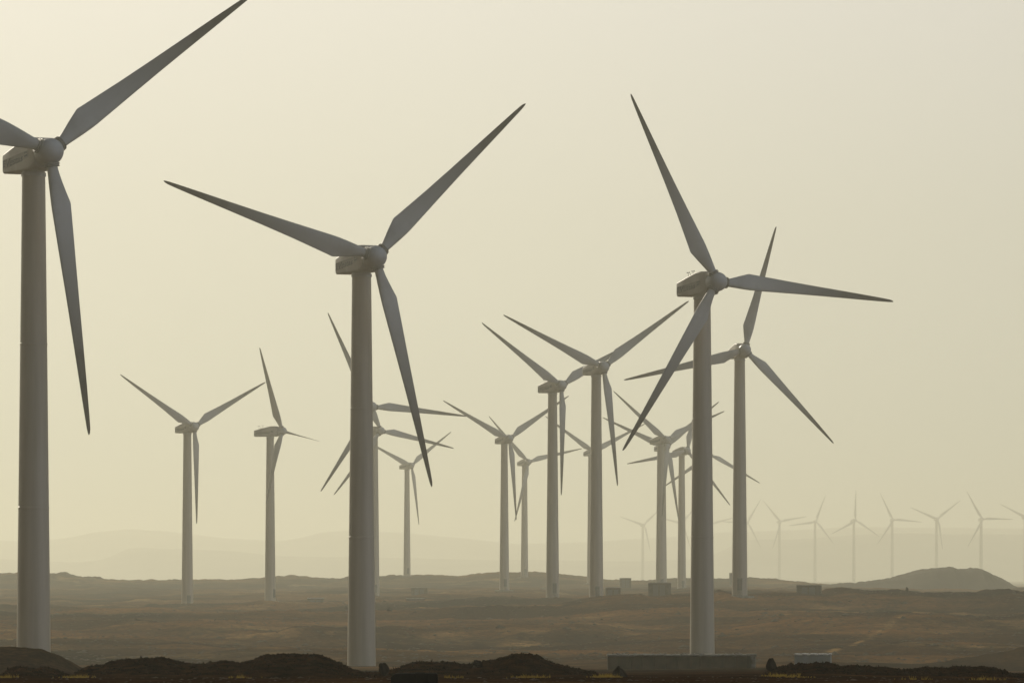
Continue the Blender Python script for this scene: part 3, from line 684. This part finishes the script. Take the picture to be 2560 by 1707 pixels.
_o = _t.nodes.new('ShaderNodeOutputMaterial'); _d = _t.nodes.new('ShaderNodeBsdfDiffuse'); _l = _t.nodes.new('ShaderNodeBsdfTranslucent'); _m = _t.nodes.new('ShaderNodeMixShader')
_n = _t.nodes.new('ShaderNodeTexNoise'); _n.inputs['Scale'].default_value = 3; _r = _t.nodes.new('ShaderNodeValToRGB')
_r.color_ramp.elements[0].color = (.16, .10, .02, 1); _r.color_ramp.elements[1].color = (.34, .25, .045, 1); _t.links.new(_n.outputs['Fac'], _r.inputs[0])
_t.links.new(_r.outputs[0], _d.inputs[0]); _t.links.new(_r.outputs[0], _l.inputs[0]); _m.inputs[0].default_value = .5
_t.links.new(_d.outputs[0], _m.inputs[1]); _t.links.new(_l.outputs[0], _m.inputs[2]); _t.links.new(_m.outputs[0], _o.inputs[0])
P3 = []
_q = np.random.default_rng(21)
for px_, D_, hw, hd, n_ in [(1512, 136, .16, .9, 260), (1310, 132, .12, .6, 80), (1345, 140, .12, .8, 70), (8, 140, .18, .8, 110), (185, 138, .12, .9, 130), (1945, 139, .22, .9, 150), (1985, 134, .2, .6, 50), (2290, 122, .14, .5, 30), (2470, 121, .16, .5, 45), (600, 139, .2, .8, 40), (1128, 134, .08, .5, 30)]:
    for _ in range(n_):
        y_ = D_ + _q.normal() * hd * 1.8; x_ = (px_ - CX) * D_ / FPX + _q.normal() * hw * .7 + .12 * round(_q.normal())
        P3.append((x_, y_, gz(x_, y_)))
it3 = iter(P3)
def grass(rr):
    x, y, z = next(it3); V = []; Fc = []; h = rr.uniform(.025, .07) * (2.0 if rr.random() < .25 else 1)
    for k in range(6):
        a = rr.uniform(0, 6.28); l = rr.uniform(.5, 1) * h; dx, dy = math.cos(a), math.sin(a); b = len(V); wd = .006
        V += [(x - dy * wd, y + dx * wd, z - .01), (x + dy * wd, y - dx * wd, z - .01), (x + dx * l * .6, y + dy * l * .6, z + l)]; Fc.append([b, b + 1, b + 2])
    return V, Fc
scatter_mesh("yellow_grass", len(P3), grass, M_GRASS, "sunlit yellow dry grass in gaps of the foreground heaps", 7)

# ------------------------------------------------------------------ haze
zlo = float(Zg.min()) - 2.0
bm = bmesh.new(); add_box(bm, (0, 7650, (zlo + CAMZ + 130) / 2), (15400, 15900, CAMZ + 130 - zlo))
me = bm_mesh("haze", bm)
mh = bpy.data.materials.new("haze_air"); mh.use_nodes = True; t = mh.node_tree; t.nodes.clear()
o_ = t.nodes.new('ShaderNodeOutputMaterial'); pv = t.nodes.new('ShaderNodeVolumePrincipled')
pv.inputs['Color'].default_value = (*HAZE_COL, 1); pv.inputs['Density'].default_value = HAZE_DENSITY; pv.inputs['Anisotropy'].default_value = HAZE_G
t.links.new(pv.outputs[0], o_.inputs['Volume']); me.materials.append(mh)
ho = link("haze", me); tag(ho, "pale dusty haze filling the air over the plain", None, None, 'stuff')
